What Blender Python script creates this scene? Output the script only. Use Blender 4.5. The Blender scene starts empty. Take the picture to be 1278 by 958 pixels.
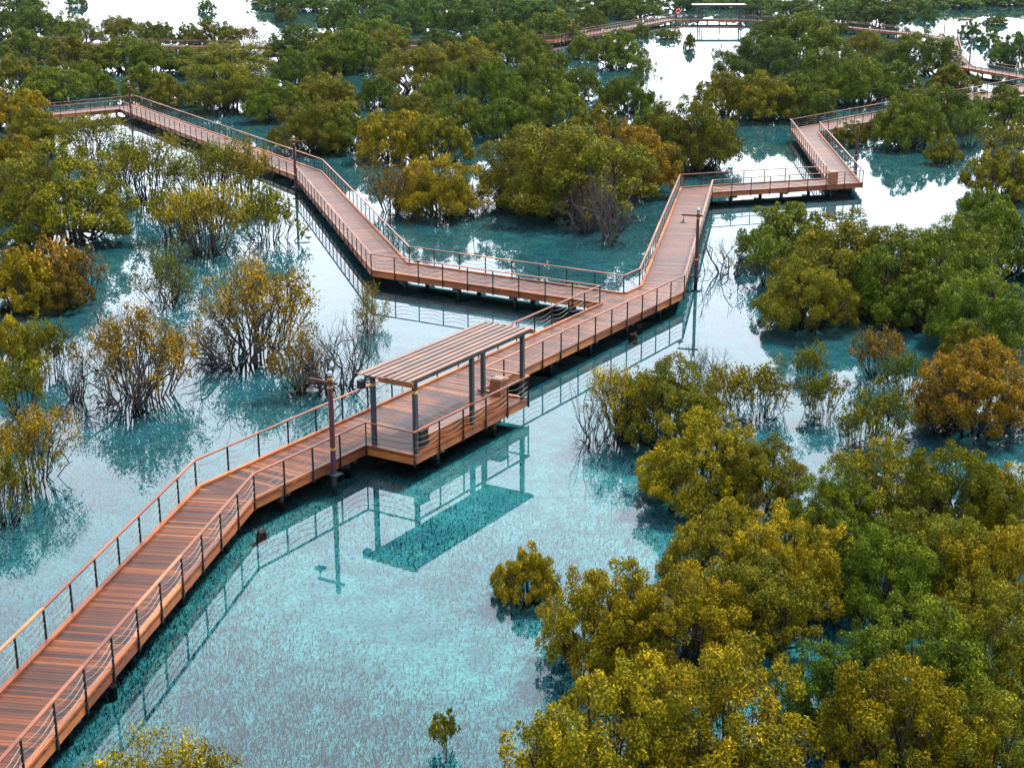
import bpy, math, random
import numpy as np
from mathutils import Matrix, Vector

R = math.radians
sc = bpy.context.scene
col = sc.collection
random.seed(4)

# ------------------------------------------------------------------ camera
F, PITCH, ROLL, CAMZ = 1820.4, 0.302888, -0.00218, 21.143
IW, IH, CX, CY = 1278, 958, 639, 479
fwd = np.array([0, math.cos(PITCH), -math.sin(PITCH)])
r0 = np.array([1.0, 0, 0]); u0 = np.cross(r0, fwd)
rv = math.cos(ROLL) * r0 + math.sin(ROLL) * u0
uv = -math.sin(ROLL) * r0 + math.cos(ROLL) * u0
cam = bpy.data.objects.new('camera', bpy.data.cameras.new('camera'))
col.objects.link(cam)
cam.matrix_world = Matrix(((rv[0], uv[0], -fwd[0], 0), (rv[1], uv[1], -fwd[1], 0),
                           (rv[2], uv[2], -fwd[2], CAMZ), (0, 0, 0, 1)))
cam.data.sensor_width = 36
cam.data.lens = F / IW * 36
cam.data.clip_start = 0.1
cam.data.clip_end = 8000
sc.camera = cam

# ------------------------------------------------------------------ sky, sun, exposure
SUN_EL, SUN_AZ = R(56), R(48)          # azimuth measured from +Y towards +X
world = bpy.data.worlds.new('World'); sc.world = world; world.use_nodes = True
nt = world.node_tree; nt.nodes.clear()
sky = nt.nodes.new('ShaderNodeTexSky'); sky.sky_type = 'NISHITA'; sky.sun_disc = False
sky.sun_elevation = SUN_EL; sky.sun_rotation = SUN_AZ
sky.air_density = 1.0; sky.dust_density = 3.0; sky.ozone_density = 1.0; sky.altitude = 0
bg = nt.nodes.new('ShaderNodeBackground'); bg.inputs['Strength'].default_value = 0.15
wo = nt.nodes.new('ShaderNodeOutputWorld')
mxs = nt.nodes.new('ShaderNodeMix'); mxs.data_type = 'RGBA'; mxs.inputs[0].default_value = .90     # thin even overcast over the clear sky
mxs.inputs[7].default_value = (3.7, 3.9, 4.25, 1)
nt.links.new(sky.outputs[0], mxs.inputs[6]); nt.links.new(mxs.outputs[2], bg.inputs[0]); nt.links.new(bg.outputs[0], wo.inputs[0])
sun = bpy.data.objects.new('sun', bpy.data.lights.new('sun', 'SUN')); col.objects.link(sun)
sun.data.energy = 2.9; sun.data.angle = R(10); sun.data.color = (1.0, 0.87, 0.66)
sd = Vector((math.sin(SUN_AZ) * math.cos(SUN_EL), math.cos(SUN_AZ) * math.cos(SUN_EL), math.sin(SUN_EL)))
sun.rotation_euler = sd.to_track_quat('Z', 'Y').to_euler()
sun.location = (60, 40, 40)
sc.view_settings.view_transform = 'Standard'; sc.view_settings.look = 'None'
sc.view_settings.exposure = 2.4; sc.view_settings.gamma = 1
sc.render.engine = 'CYCLES'
sc.cycles.use_denoising = True
sc.cycles.max_bounces = 7; sc.cycles.diffuse_bounces = 1; sc.cycles.glossy_bounces = 3
sc.cycles.transmission_bounces = 3; sc.cycles.transparent_max_bounces = 12
sc.cycles.volume_bounces = 0
sc.cycles.sample_clamp_indirect = 6
sc.cycles.caustics_reflective = False

# ------------------------------------------------------------------ pixel -> place
def unp(x, y, z):
    d = fwd + (x - CX) / F * rv - (y - CY) / F * uv
    t = (z - CAMZ) / d[2]
    return np.array([0, 0, CAMZ]) + t * d
def ppx(P):
    d = np.asarray(P, float) - np.array([0, 0, CAMZ])
    return CX + F * (d @ rv) / (d @ fwd), CY - F * (d @ uv) / (d @ fwd)

D = 0.836        # deck top above the water (water is z = 0)
RH = 1.10        # handrail height
BED = -0.42

# ------------------------------------------------------------------ materials
def nodes(name):
    m = bpy.data.materials.new(name); m.use_nodes = True
    t = m.node_tree; t.nodes.clear()
    o = t.nodes.new('ShaderNodeOutputMaterial')
    return m, t, o
def N(t, kind, **kw):
    n = t.nodes.new('ShaderNode' + kind)
    for k, v in kw.items():
        if k in n.inputs: n.inputs[k].default_value = v
        else: setattr(n, k, v)
    return n
def ramp(t, fac, stops, interp='LINEAR'):
    n = t.nodes.new('ShaderNodeValToRGB'); e = n.color_ramp.elements
    n.color_ramp.interpolation = interp
    e[0].position, e[0].color = stops[0][0], (*stops[0][1], 1)
    e[1].position, e[1].color = stops[-1][0], (*stops[-1][1], 1)
    for p, c in stops[1:-1]:
        x = e.new(p); x.color = (*c, 1)
    t.links.new(fac, n.inputs[0]); return n.outputs[0]
def mixc(t, fac, a, b, mode='MIX'):
    n = t.nodes.new('ShaderNodeMix'); n.data_type = 'RGBA'; n.blend_type = mode
    for s, v in ((n.inputs[0], fac), (n.inputs[6], a), (n.inputs[7], b)):
        if hasattr(v, 'type') and hasattr(v, 'links'): t.links.new(v, s)
        elif isinstance(v, (int, float)): s.default_value = v
        else: s.default_value = (*v, 1)
    return n.outputs[2]
def principled(t, o, color, rough=0.5, spec=0.5, metal=0.0, normal=None):
    p = t.nodes.new('ShaderNodeBsdfPrincipled')
    if hasattr(color, 'links'): t.links.new(color, p.inputs['Base Color'])
    else: p.inputs['Base Color'].default_value = (*color, 1)
    if hasattr(rough, 'links'): t.links.new(rough, p.inputs['Roughness'])
    else: p.inputs['Roughness'].default_value = rough
    p.inputs['Specular IOR Level'].default_value = spec; p.inputs['Metallic'].default_value = metal
    if normal is not None: t.links.new(normal, p.inputs['Normal'])
    t.links.new(p.outputs[0], o.inputs[0]); return p
def bump(t, h, strength=0.3, dist=0.01):
    b = N(t, 'Bump'); b.inputs['Strength'].default_value = strength; b.inputs['Distance'].default_value = dist
    t.links.new(h, b.inputs['Height']); return b.outputs[0]

def wood(name, stops, rand='object', rough=0.42, grain=(1.2, 14, 14), spec=0.5):
    m, t, o = nodes(name)
    if rand == 'object':
        rnd = N(t, 'ObjectInfo').outputs['Random']
    else:
        rnd = N(t, 'NewGeometry').outputs['Random Per Island']
    base = ramp(t, rnd, stops)
    tc = N(t, 'TexCoord')
    mp = N(t, 'Mapping'); mp.inputs['Scale'].default_value = grain
    add = N(t, 'VectorMath', operation='ADD'); t.links.new(tc.outputs['Object'], add.inputs[0])
    cmb = N(t, 'CombineXYZ'); ml = N(t, 'Math', operation='MULTIPLY'); t.links.new(rnd, ml.inputs[0]); ml.inputs[1].default_value = 53
    t.links.new(ml.outputs[0], cmb.inputs[0]); t.links.new(ml.outputs[0], cmb.inputs[1]); t.links.new(cmb.outputs[0], add.inputs[1])
    t.links.new(add.outputs[0], mp.inputs[0])
    n1 = N(t, 'TexNoise', Scale=2.2, Detail=5.0, Roughness=0.65); t.links.new(mp.outputs[0], n1.inputs['Vector'])
    g = ramp(t, n1.outputs[0], [(0.25, (0.55, 0.52, 0.52)), (0.75, (1.35, 1.3, 1.25))])
    c = mixc(t, 1.0, base, g, 'MULTIPLY')
    n2 = N(t, 'TexNoise', Scale=0.8, Detail=3.0); t.links.new(tc.outputs['Object'], n2.inputs['Vector'])
    w = ramp(t, n2.outputs[0], [(0.35, (0.75, 0.73, 0.75)), (0.65, (1.12, 1.1, 1.08))])
    c = mixc(t, 1.0, c, w, 'MULTIPLY')
    rr = ramp(t, n1.outputs[0], [(0.2, (rough - .1,) * 3), (0.8, (rough + .14,) * 3)])
    principled(t, o, c, rr, spec, 0, bump(t, n1.outputs[0], .25, .004))
    return m

M = {}
plank_stops = [(0.0, (.013, .006, .007)), (0.2, (.030, .010, .006)), (0.55, (.048, .0126, .0038)), (0.85, (.080, .0225, .006)), (1.0, (.125, .048, .014))]
M['plank'] = wood('deck_plank_wood', plank_stops, 'object', .46, (1.0, 12, 12), .18)
M['plank_i'] = wood('deck_plank_wood_far', plank_stops, 'island', .42, (3, 3, 3), .26)
edge_stops = [(0.0, (.075, .020, .008)), (0.4, (.125, .038, .011)), (0.75, (.17, .056, .015)), (1.0, (.22, .085, .024))]
M['edge'] = wood('oiled_edge_wood', edge_stops, 'object', .42, (6, 6, 6), .25)
M['rail'] = wood('handrail_wood', [(0, (.07, .018, .009)), (.5, (.12, .038, .015)), (1, (.21, .088, .033))], 'object', .38, (6, 6, 6), .3)
M['slat'] = wood('pergola_slat_wood', [(0, (.050, .027, .019)), (.5, (.080, .045, .032)), (1, (.118, .070, .051))], 'object', .42, (5, 5, 5), .35)
M['bench'] = wood('bench_wood', [(0, (.14, .044, .012)), (1, (.20, .070, .018))], 'object', .35, (6, 6, 6))
M['lampwood'] = wood('lamp_pole_wood', [(0, (.030, .010, .010)), (1, (.042, .013, .012))], 'object', .6, (8, 8, 1), .2)

def simple(name, c, rough=.5, spec=.5, metal=0, nscale=4, var=.35):
    m, t, o = nodes(name)
    tc = N(t, 'TexCoord'); n = N(t, 'TexNoise', Scale=float(nscale), Detail=4.0)
    t.links.new(tc.outputs['Object'], n.inputs['Vector'])
    lo = tuple(x * (1 - var) for x in c); hi = tuple(min(1, x * (1 + var)) for x in c)
    principled(t, o, ramp(t, n.outputs[0], [(.3, lo), (.7, hi)]), rough, spec, metal, bump(t, n.outputs[0], .15, .003))
    return m
M['black'] = simple('black_steel', (.006, .006, .008), .6, .15)
M['grey'] = simple('dark_grey_steel', (.016, .021, .028), .55, .2)
M['pile'] = simple('pile_steel', (.012, .017, .021), .7, .2)
M['cable'] = simple('steel_rope', (.045, .045, .05), .55, .3, .2)
M['gold'] = simple('gold_band', (.30, .16, .03), .5, .3)
M['cap'] = simple('blue_grey_cap', (.13, .19, .26), .4)
M['bulb'] = simple('bulb_glass', (.5, .48, .42), .15)
M['white'] = simple('white_paint', (.75, .75, .74), .4, var=.08)
M['red'] = simple('red_paint', (.5, .04, .05), .4)
M['roofgrey'] = simple('pale_metal_roof', (.20, .205, .21), .45, var=.1)
M['purple'] = simple('purple_paint', (.030, .010, .028), .6, .2)
M['sand'] = simple('sand_flat_pink', (.17, .065, .05), .9, nscale=.3)
M['bark'] = simple('mangrove_bark', (.026, .021, .019), .9, .05, 0, 6, .5)
M['twig'] = simple('grey_bare_twigs', (.034, .029, .031), .9, .05, 0, 6, .4)
M['root'] = simple('breathing_root', (.022, .040, .05), .8, .2, 0, 3, .4)

def leaf_material():
    m, t, o = nodes('mangrove_leaf')
    oi = N(t, 'ObjectInfo')
    at = N(t, 'Attribute', attribute_name='leafvar'); ac = N(t, 'Attribute', attribute_name='clumpvar')
    warm = mixc(t, 1.0, oi.outputs['Color'], (1.55, 1.36, .50), 'MULTIPLY')
    cool = mixc(t, 1.0, oi.outputs['Color'], (.55, .70, .85), 'MULTIPLY')
    c = mixc(t, ac.outputs['Fac'], cool, warm)
    v = ramp(t, at.outputs['Fac'], [(0, (.45, .50, .5)), (.6, (1.0, 1.0, 1.0)), (.92, (1.6, 1.55, 1.2)), (1, (2.3, 1.6, .8))])
    c = mixc(t, 1.0, c, v, 'MULTIPLY')
    p = N(t, 'BsdfPrincipled', Roughness=.5); p.inputs['Specular IOR Level'].default_value = .03
    t.links.new(c, p.inputs['Base Color'])
    tr = N(t, 'BsdfTranslucent'); t.links.new(mixc(t, 1.0, c, (1.1, 1.15, .5), 'MULTIPLY'), tr.inputs[0])
    mx = N(t, 'MixShader'); mx.inputs[0].default_value = .13
    t.links.new(p.outputs[0], mx.inputs[1]); t.links.new(tr.outputs[0], mx.inputs[2]); t.links.new(mx.outputs[0], o.inputs[0])
    return m
M['leaf'] = leaf_material()

def water_material():
    m, t, o = nodes('lagoon_water')
    geo = N(t, 'NewGeometry')
    n = N(t, 'TexNoise', Scale=1.1, Detail=3.0); t.links.new(geo.outputs['Position'], n.inputs['Vector'])
    nb = bump(t, n.outputs[0], .05, .012)
    fr = N(t, 'Fresnel', IOR=1.39); t.links.new(nb, fr.inputs['Normal'])
    gl = N(t, 'BsdfGlossy', Roughness=.012); t.links.new(nb, gl.inputs['Normal'])
    gl.inputs['Color'].default_value = (1, 1, 1, 1)
    tr = N(t, 'BsdfTransparent'); tr.inputs[0].default_value = (.245, .555, .60, 1)
    mx = N(t, 'MixShader'); t.links.new(fr.outputs[0], mx.inputs[0])
    t.links.new(tr.outputs[0], mx.inputs[1]); t.links.new(gl.outputs[0], mx.inputs[2]); t.links.new(mx.outputs[0], o.inputs[0])
    return m
M['water'] = water_material()

def bed_material():
    m, t, o = nodes('silt_bed')
    geo = N(t, 'NewGeometry')
    n1 = N(t, 'TexNoise', Scale=.12, Detail=4.0); n2 = N(t, 'TexNoise', Scale=7.5, Detail=4.0, Roughness=.7)
    n3 = N(t, 'TexNoise', Scale=1.1, Detail=3.0)
    for n in (n1, n2, n3): t.links.new(geo.outputs['Position'], n.inputs['Vector'])
    a = ramp(t, n1.outputs[0], [(.35, (.17, .225, .25)), (.65, (.26, .315, .33))])
    b = ramp(t, n2.outputs[0], [(.40, (.42, .50, .56)), (.58, (1.15, 1.12, 1.1))])
    c = ramp(t, n3.outputs[0], [(.35, (.60, .66, .72)), (.65, (1.12, 1.12, 1.1))])
    x = mixc(t, 1.0, mixc(t, 1.0, a, b, 'MULTIPLY'), c, 'MULTIPLY')
    # paler silt in the open water beside the shelter, darker and bluer bed elsewhere
    sub = N(t, 'VectorMath', operation='DISTANCE'); sub.inputs[1].default_value = (1.5, 44, BED); t.links.new(geo.outputs['Position'], sub.inputs[0])
    nz = N(t, 'Math', operation='MULTIPLY_ADD'); t.links.new(n1.outputs[0], nz.inputs[0]); nz.inputs[1].default_value = 14; t.links.new(sub.outputs['Value'], nz.inputs[2])
    mr = N(t, 'MapRange'); t.links.new(nz.outputs[0], mr.inputs[0]); mr.inputs[1].default_value = 14; mr.inputs[2].default_value = 32
    x = mixc(t, 1.0, x, ramp(t, mr.outputs[0], [(0, (1.18, 1.16, 1.16)), (1, (.50, .54, .60))]), 'MULTIPLY')
    principled(t, o, x, .95, .1)
    return m
M['bed'] = bed_material()

# ------------------------------------------------------------------ mesh helpers
class MB:
    def __init__(s): s.v = []; s.f = []
    def poly_prism(s, pts, z0, z1):
        """pts: counter-clockwise xy list"""
        n = len(pts); b = len(s.v)
        s.v += [(p[0], p[1], z0) for p in pts] + [(p[0], p[1], z1) for p in pts]
        s.f.append(tuple(b + i for i in reversed(range(n)))); s.f.append(tuple(b + n + i for i in range(n)))
        for i in range(n):
            j = (i + 1) % n; s.f.append((b + i, b + j, b + n + j, b + n + i))
        return s
    def obox(s, c, ax, ay, az, hx, hy, hz):
        c, ax, ay, az = map(np.asarray, (c, ax, ay, az)); b = len(s.v)
        for k in (-1, 1):
            for j, i in ((-1, -1), (-1, 1), (1, 1), (1, -1)):
                s.v.append(tuple(c + ax * hx * i + ay * hy * j + az * hz * k))
        s.f += [(b + 3, b + 2, b + 1, b), (b + 4, b + 5, b + 6, b + 7)]
        for i in range(4):
            j = (i + 1) % 4; s.f.append((b + i, b + j, b + 4 + j, b + 4 + i))
        return s
    def box(s, x0, x1, y0, y1, z0, z1):
        return s.poly_prism([(x0, y0), (x1, y0), (x1, y1), (x0, y1)], z0, z1)
    def tube(s, P, rad, k=6, cap=True):
        P = [np.asarray(p, float) for p in P]; n = len(P)
        if not hasattr(rad, '__len__'): rad = [rad] * n
        b = len(s.v); prev = None
        for i in range(n):
            d = P[min(i + 1, n - 1)] - P[max(i - 1, 0)]; d = d / (np.linalg.norm(d) + 1e-9)
            a = np.array([1., 0, 0]) if abs(d[0]) < .8 else np.array([0, 1., 0])
            if prev is not None: a = prev
            x = a - d * (a @ d); x /= np.linalg.norm(x) + 1e-9; prev = x; y = np.cross(d, x)
            for q in range(k):
                an = 2 * math.pi * q / k
                s.v.append(tuple(P[i] + (x * math.cos(an) + y * math.sin(an)) * rad[i]))
        for i in range(n - 1):
            for q in range(k):
                q2 = (q + 1) % k
                s.f.append((b + i * k + q, b + i * k + q2, b + (i + 1) * k + q2, b + (i + 1) * k + q))
        if cap:
            s.f.append(tuple(b + q for q in reversed(range(k)))); s.f.append(tuple(b + (n - 1) * k + q for q in range(k)))
        return s
    def lathe(s, c, prof, k=16):
        return s.tube([(c[0], c[1], c[2] + z) for r_, z in prof], [r_ for r_, z in prof], k)
    def mesh(s, name, mat):
        me = bpy.data.meshes.new(name); me.from_pydata(s.v, [], s.f); me.materials.append(mat); me.update(); return me

def tag(o, label=None, cat=None, group=None, kind=None):
    if label: o['label'] = label
    if cat: o['category'] = cat
    if group: o['group'] = group
    if kind: o['kind'] = kind
    return o
def empty(name, loc, label, cat, group=None):
    o = bpy.data.objects.new(name, None); col.objects.link(o); o.location = loc; o.empty_display_size = .3
    return tag(o, label, cat, group)
def obj(name, mb, mat, parent=None, kind=None, smooth=False):
    """vertices are in world coordinates"""
    me = mb if isinstance(mb, bpy.types.Mesh) else mb.mesh(name, mat)
    o = bpy.data.objects.new(name, me); col.objects.link(o)
    if smooth: me.polygons.foreach_set('use_smooth', [True] * len(me.polygons))
    if parent is not None:
        o.parent = parent
        if parent.type == 'EMPTY':
            o.matrix_parent_inverse = Matrix.Translation(-parent.location)
        elif parent.location.length > 0:
            o.matrix_parent_inverse = Matrix.Translation(-parent.location)
    if kind: o['kind'] = kind
    return o

# ------------------------------------------------------------------ setting: lagoon bed and water
EXT = 1500
def sheet(name, z, mat):
    m = MB(); m.v = [(-EXT, -EXT, z), (EXT, -EXT, z), (EXT, EXT, z), (-EXT, EXT, z)]; m.f = [(0, 1, 2, 3)]
    return tag(obj(name, m, mat), kind='structure')
sheet('lagoon_bed', BED, M['bed'])
sheet('water', 0.0, M['water'])

# ------------------------------------------------------------------ boardwalks
def rp(x, y): return unp(x, y, D + RH)[:2]      # a handrail-top pixel
def dp(x, y): return unp(x, y, D)[:2]           # a deck-top pixel
def unit(v): v = np.asarray(v, float); return v / np.linalg.norm(v)
def area2(p): return sum(p[i][0] * p[(i + 1) % len(p)][1] - p[(i + 1) % len(p)][0] * p[i][1] for i in range(len(p)))
def ccw(p): return list(p) if area2(p) > 0 else list(reversed(p))
def clip(poly, nrm, c, sign):
    out = []
    for i in range(len(poly)):
        a, b = poly[i], poly[(i + 1) % len(poly)]
        da, db = sign * (a @ nrm - c), sign * (b @ nrm - c)
        if da >= 0: out.append(a)
        if da * db < 0: out.append(a + (b - a) * (da / (da - db)))
    return out
def line_x(p, d, q, e):
    A = np.array([[d[0], -e[0]], [d[1], -e[1]]]); t = np.linalg.solve(A, q - p); return p + d * t[0]

PITCH_PL = 0.15
def strip_planks(quad, direction):
    """quad (any order); planks run across `direction`; yields ccw polygons"""
    q = ccw([np.asarray(p, float) for p in quad]); d = unit(direction)
    t = [p @ d for p in q]; lo, hi = min(t), max(t); n = max(1, round((hi - lo) / PITCH_PL)); w = (hi - lo) / n
    for i in range(n):
        a = lo + i * w + .004; b = lo + (i + 1) * w - .004
        p = clip(clip(q, d, a, 1), d, b, -1)
        if len(p) >= 3 and abs(area2(p)) > .004: yield p

def add_planks(root, frame, quads, limit=0, far=False):
    """first `limit` planks are parts of their own, the rest joined"""
    rest = MB(); k = 0
    for quad, d in quads:
        for p in strip_planks(quad, d):
            dz = random.uniform(-.003, .003)
            if k < limit:
                c = sum(p) / len(p); dd = unit(d); ax = np.array([-dd[1], dd[0]])
                ang = math.atan2(ax[1], ax[0]); cs, sn = math.cos(-ang), math.sin(-ang)
                loc = [np.array([cs * (v - c)[0] - sn * (v - c)[1], sn * (v - c)[0] + cs * (v - c)[1]]) for v in p]
                m = MB().poly_prism(loc, -.04, 0)
                o = obj('plank', m, M['plank'], frame)
                o.location = (c[0], c[1], D + dz); o.rotation_euler.z = ang
                k += 1
            else:
                rest.poly_prism(p, D - .04 + dz, D + dz)
    if rest.v: obj('deck_planks', rest, M['plank_i'], frame, kind='stuff')

def sweep(mb, pts, nrms, half, z0, z1, closed_ends=True):
    """rectangular section along pts (xy); nrms = mitre normals scaled; half=(left,right) offsets"""
    b = len(mb.v); n = len(pts)
    for p, m in zip(pts, nrms):
        for off, z in ((half[0], z0), (half[1], z0), (half[1], z1), (half[0], z1)):
            q = p + m * off; mb.v.append((q[0], q[1], z))
    for i in range(n - 1):
        for k in range(4):
            k2 = (k + 1) % 4
            mb.f.append((b + i * 4 + k, b + i * 4 + k2, b + (i + 1) * 4 + k2, b + (i + 1) * 4 + k))
    mb.f.append((b + 3, b + 2, b + 1, b)); e = b + (n - 1) * 4; mb.f.append((e, e + 1, e + 2, e + 3))
def mitres(pts):
    out = []
    for i in range(len(pts)):
        dirs = []
        if i > 0: dirs.append(unit(pts[i] - pts[i - 1]))
        if i < len(pts) - 1: dirs.append(unit(pts[i + 1] - pts[i]))
        ns = [np.array([-d[1], d[0]]) for d in dirs]
        m = unit(sum(ns)); out.append(m / max(.35, m @ ns[0]))
    return out

def railing(root, line, outward, detail=2, bays_per_board=2):
    """line: xy polyline of the rail axis, outward = +1 if the left normal points off the deck.
       builds fascia boards, kerb boards, handrail boards with posts and ropes"""
    line = [np.asarray(p, float) for p in line]
    mit = mitres(line)
    # post stations
    st = []                                       # (point, mitre normal, corner?)
    for i in range(len(line) - 1):
        a, b = line[i], line[i + 1]; L = np.linalg.norm(b - a); n = max(1, round(L / 1.82)); d = unit(b - a); nn = np.array([-d[1], d[0]])
        for k in range(n):
            st.append((a + (b - a) * k / n, mit[i] if k == 0 else nn))
    st.append((line[-1], mit[-1]))
    # boards: fascia and kerb per straight run, split every ~3.64 m
    step = bays_per_board
    i = 0
    while i < len(st) - 1:
        j = min(i + step, len(st) - 1)
        # stop a board at a corner
        for k in range(i + 1, j + 1):
            if any(np.allclose(st[k][0], c) for c in line): j = k; break
        pts = [st[k][0] for k in range(i, j + 1)]; nr = [st[k][1] for k in range(i, j + 1)]
        pe, ne = [pts[0], pts[-1]], [nr[0], nr[-1]]
        s = outward
        hr = MB(); sweep(hr, pe, ne, (-.055, .055), D + RH - .05, D + RH)
        h = obj('handrail', hr, M['rail'], root)
        fb = MB(); sweep(fb, pe, ne, sorted((-.085 * s, -.030 * s)), D - .34, D - .012); obj('fascia_board', fb, M['edge'], root)
        kb = MB(); sweep(kb, pe, ne, sorted((-.20 * s, -.026 * s)), D + .004, D + .085); obj('kerb_board', kb, M['edge'], root)
        last = j if j == len(st) - 1 else j - 1
        for k in range(i, last + 1):
            p = st[k][0]; q = st[min(k + 1, len(st) - 1)][0] - st[max(k - 1, 0)][0]; d = unit(q); n2 = np.array([-d[1], d[0]])
            pm = MB(); pm.obox((*p, D + (RH - .05 - .40) / 2), (*d, 0), (*n2, 0), (0, 0, 1), .026, .028, (RH - .05 + .40) / 2)
            if detail > 1:
                pm.obox((*(p), D - .22), (*d, 0), (*n2, 0), (0, 0, 1), .055, .032, .07)
            obj('post', pm, M['black'], h)
        if detail > 0:
            seg = 6 if detail > 1 else 3
            for lv in (.30, .53, .77):
                cm = MB(); P = []
                for k in range(i, j):
                    a, b = st[k][0], st[k + 1][0]
                    for e in range(seg + (1 if k == j - 1 else 0)):
                        f = e / seg; z = D + lv + .10 - .15 * 4 * f * (1 - f) * (1 if np.linalg.norm(b - a) > 1 else .4)
                        P.append((*(a + (b - a) * f), z))
                cm.tube(P, .011 if detail > 1 else .013, 3, False); obj('rope', cm, M['cable'], h)
        i = j

def substructure(root, quads, bent=4.4):
    fr = MB(); piles = []
    for quad, d in quads:
        L0, L1, R1, R0 = [np.asarray(p, float) for p in quad]
        for f in (.2, .8):
            a, b = L0 + (R0 - L0) * f, L1 + (R1 - L1) * f
            dd = unit(b - a); nn = np.array([-dd[1], dd[0]])
            fr.obox((*((a + b) / 2), D - .16), (*dd, 0), (*nn, 0), (0, 0, 1), np.linalg.norm(b - a) / 2 - .05, .06, .11)
        Lm = np.linalg.norm((L1 + R1) / 2 - (L0 + R0) / 2); n = max(1, round(Lm / bent))
        for k in range(n):
            f = (k + .5) / n; a, b = L0 + (L1 - L0) * f, R0 + (R1 - R0) * f; w = unit(b - a); dd = np.array([-w[1], w[0]])
            fr.obox((*((a + b) / 2), D - .39), (*w, 0), (*dd, 0), (0, 0, 1), np.linalg.norm(b - a) / 2 - .12, .09, .115)
            for g in (.2, .8):
                piles.append((a + (b - a) * g, w, dd))
    frame = obj('deck_frame', fr, M['pile'], root)
    for p, w, dd in piles:
        pm = MB(); pm.obox((*p, (BED - .2 + D - .505) / 2), (*w, 0), (*dd, 0), (0, 0, 1), .10, .10, (D - .505 - BED + .2) / 2)
        obj('pile', pm, M['pile'], root)
    return frame

def boardwalk(name, label, group, quads, rails, limit=0, detail=2, base=None):
    c = base if base is not None else quads[0][0][0]
    root = empty(name, (c[0], c[1], BED), label, 'boardwalk', group)
    fr = substructure(root, quads[:])
    add_planks(root, fr, quads, limit)
    for line, s in rails: railing(root, line, s, detail)
    return root

# main run -------------------------------------------------------------
L1 = rp(242.7, 573.6); Rb = rp(316, 590.5)
L0v = rp(160, 655.7) - L1; L0 = L1 + unit(L0v) * 27; 
R0 = Rb + unit(rp(110, 823) - Rb) * 26
L0 = R0 + np.array([-1.0, 0]) * np.linalg.norm(L1 - Rb) * .965 + unit(L1 - rp(160, 655.7)) * .25
E_ = rp(748.9, 356); G = rp(800.6, 334.9); H = rp(854.6, 342.7)
ud = unit(H - Rb); nd = np.array([ud[1], -ud[0]])          # along the run, and out over the bay
Fp = E_ + ud * 2.95
G = Fp + ud * 2.05
Bs = rp(454.8, 525.8); s0 = (Bs - Rb) @ ud; BL, BD = 8.95, 2.42
bA = Rb + ud * s0; bB = bA + nd * BD; bC = bB + ud * BL; bD = bA + ud * BL
dirM1 = unit(Rb - R0)
main_quads = [([L0, L1, Rb, R0], dirM1), ([bA, bD, bC, bB], ud), ([L1, G, H, Rb], ud)]
boardwalk('boardwalk', 'brown timber boardwalk with rope railings leading past the slatted shelter to the junction', None,
          main_quads,
          [([L0, L1, E_], 1), ([R0, Rb, bA, bB, bC, bD, H], -1), ([Fp, G], 1)], limit=300, detail=2, base=R0)
# left zigzag ----------------------------------------------------------
a1, b1 = rp(510.7, 307.2), rp(462.7, 316.6)
a2, b2 = rp(402.2, 198.6), rp(366.7, 203.8)
a3, b3 = rp(168.5, 119), rp(148.7, 125.2)
a4 = a3 + unit(rp(60, 128.6) - a3) * 40; b4 = b3 + unit(rp(65.6, 132.3) - b3) * 39
lq = [([E_, b1, a1, Fp], unit(b1 - E_)), ([b1, b2, a2, a1], unit(b2 - b1)), ([b2, b3, a3, a2], unit(b3 - b2)), ([b3, b4, a4, a3], unit(b4 - b3))]
boardwalk('boardwalk', 'weathered boardwalk zigzagging from the junction back into the dense mangroves past two lamp posts', None,
          lq, [([E_ , b1, b2, b3, b4], 1), ([Fp, a1, a2, a3, a4], -1)], detail=1, base=E_)
# right zigzag ---------------------------------------------------------
c1, e1 = rp(848.9, 217.5), rp(889.6, 224.3)
c2, e2 = rp(1031.4, 207), rp(1077.7, 212.6)
c3, e3 = rp(987.5, 148.8), rp(1023.2, 151.9)
dNE = unit(rp(1140.9, 121.4) - c3)
c4 = c3 + dNE * 62; e4 = e3 + dNE * 60
rq = [([G, c1, e1, H], unit(c1 - G)), ([c1, c2, e2, e1], unit(e2 - e1)), ([c2, c3, e3, e2], unit(e3 - e2)), ([c3, c4, e4, e3], dNE)]
boardwalk('boardwalk', 'pale boardwalk turning three sharp corners beyond the junction, a wooden box at one corner', None,
          rq, [([G, c1, c2, c3, c4], 1), ([H, e1, e2, e3, e4], -1)], detail=1, base=H)
# far walkways ---------------------------------------------------------
def far_walk(label, pts, w=2.7):
    pts = [np.asarray(p, float) for p in pts]; mt = mitres(pts)
    A = [p + m * w / 2 for p, m in zip(pts, mt)]; B = [p - m * w / 2 for p, m in zip(pts, mt)]
    q = [([A[i], A[i + 1], B[i + 1], B[i]], unit(pts[i + 1] - pts[i])) for i in range(len(pts) - 1)]
    return boardwalk('boardwalk', label, None, q, [(A, 1), (B, -1)], detail=0 if False else 1, base=pts[0])
far_walk('distant boardwalk with lamp posts, mostly hidden behind treetops, rising to the flat roofed pavilion',
         [(-95, 283), (-63, 270), (-25, 266), (7, 281), (20.5, 310), (37, 347), (43, 346), (56, 343)])
far_walk('distant boardwalk running from the flat roofed pavilion past two lamp posts on open water',
         [(56, 343), (70, 322), (79.5, 300), (83, 283), (74, 250), (69, 226), (76, 196), (90, 176)])

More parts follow.
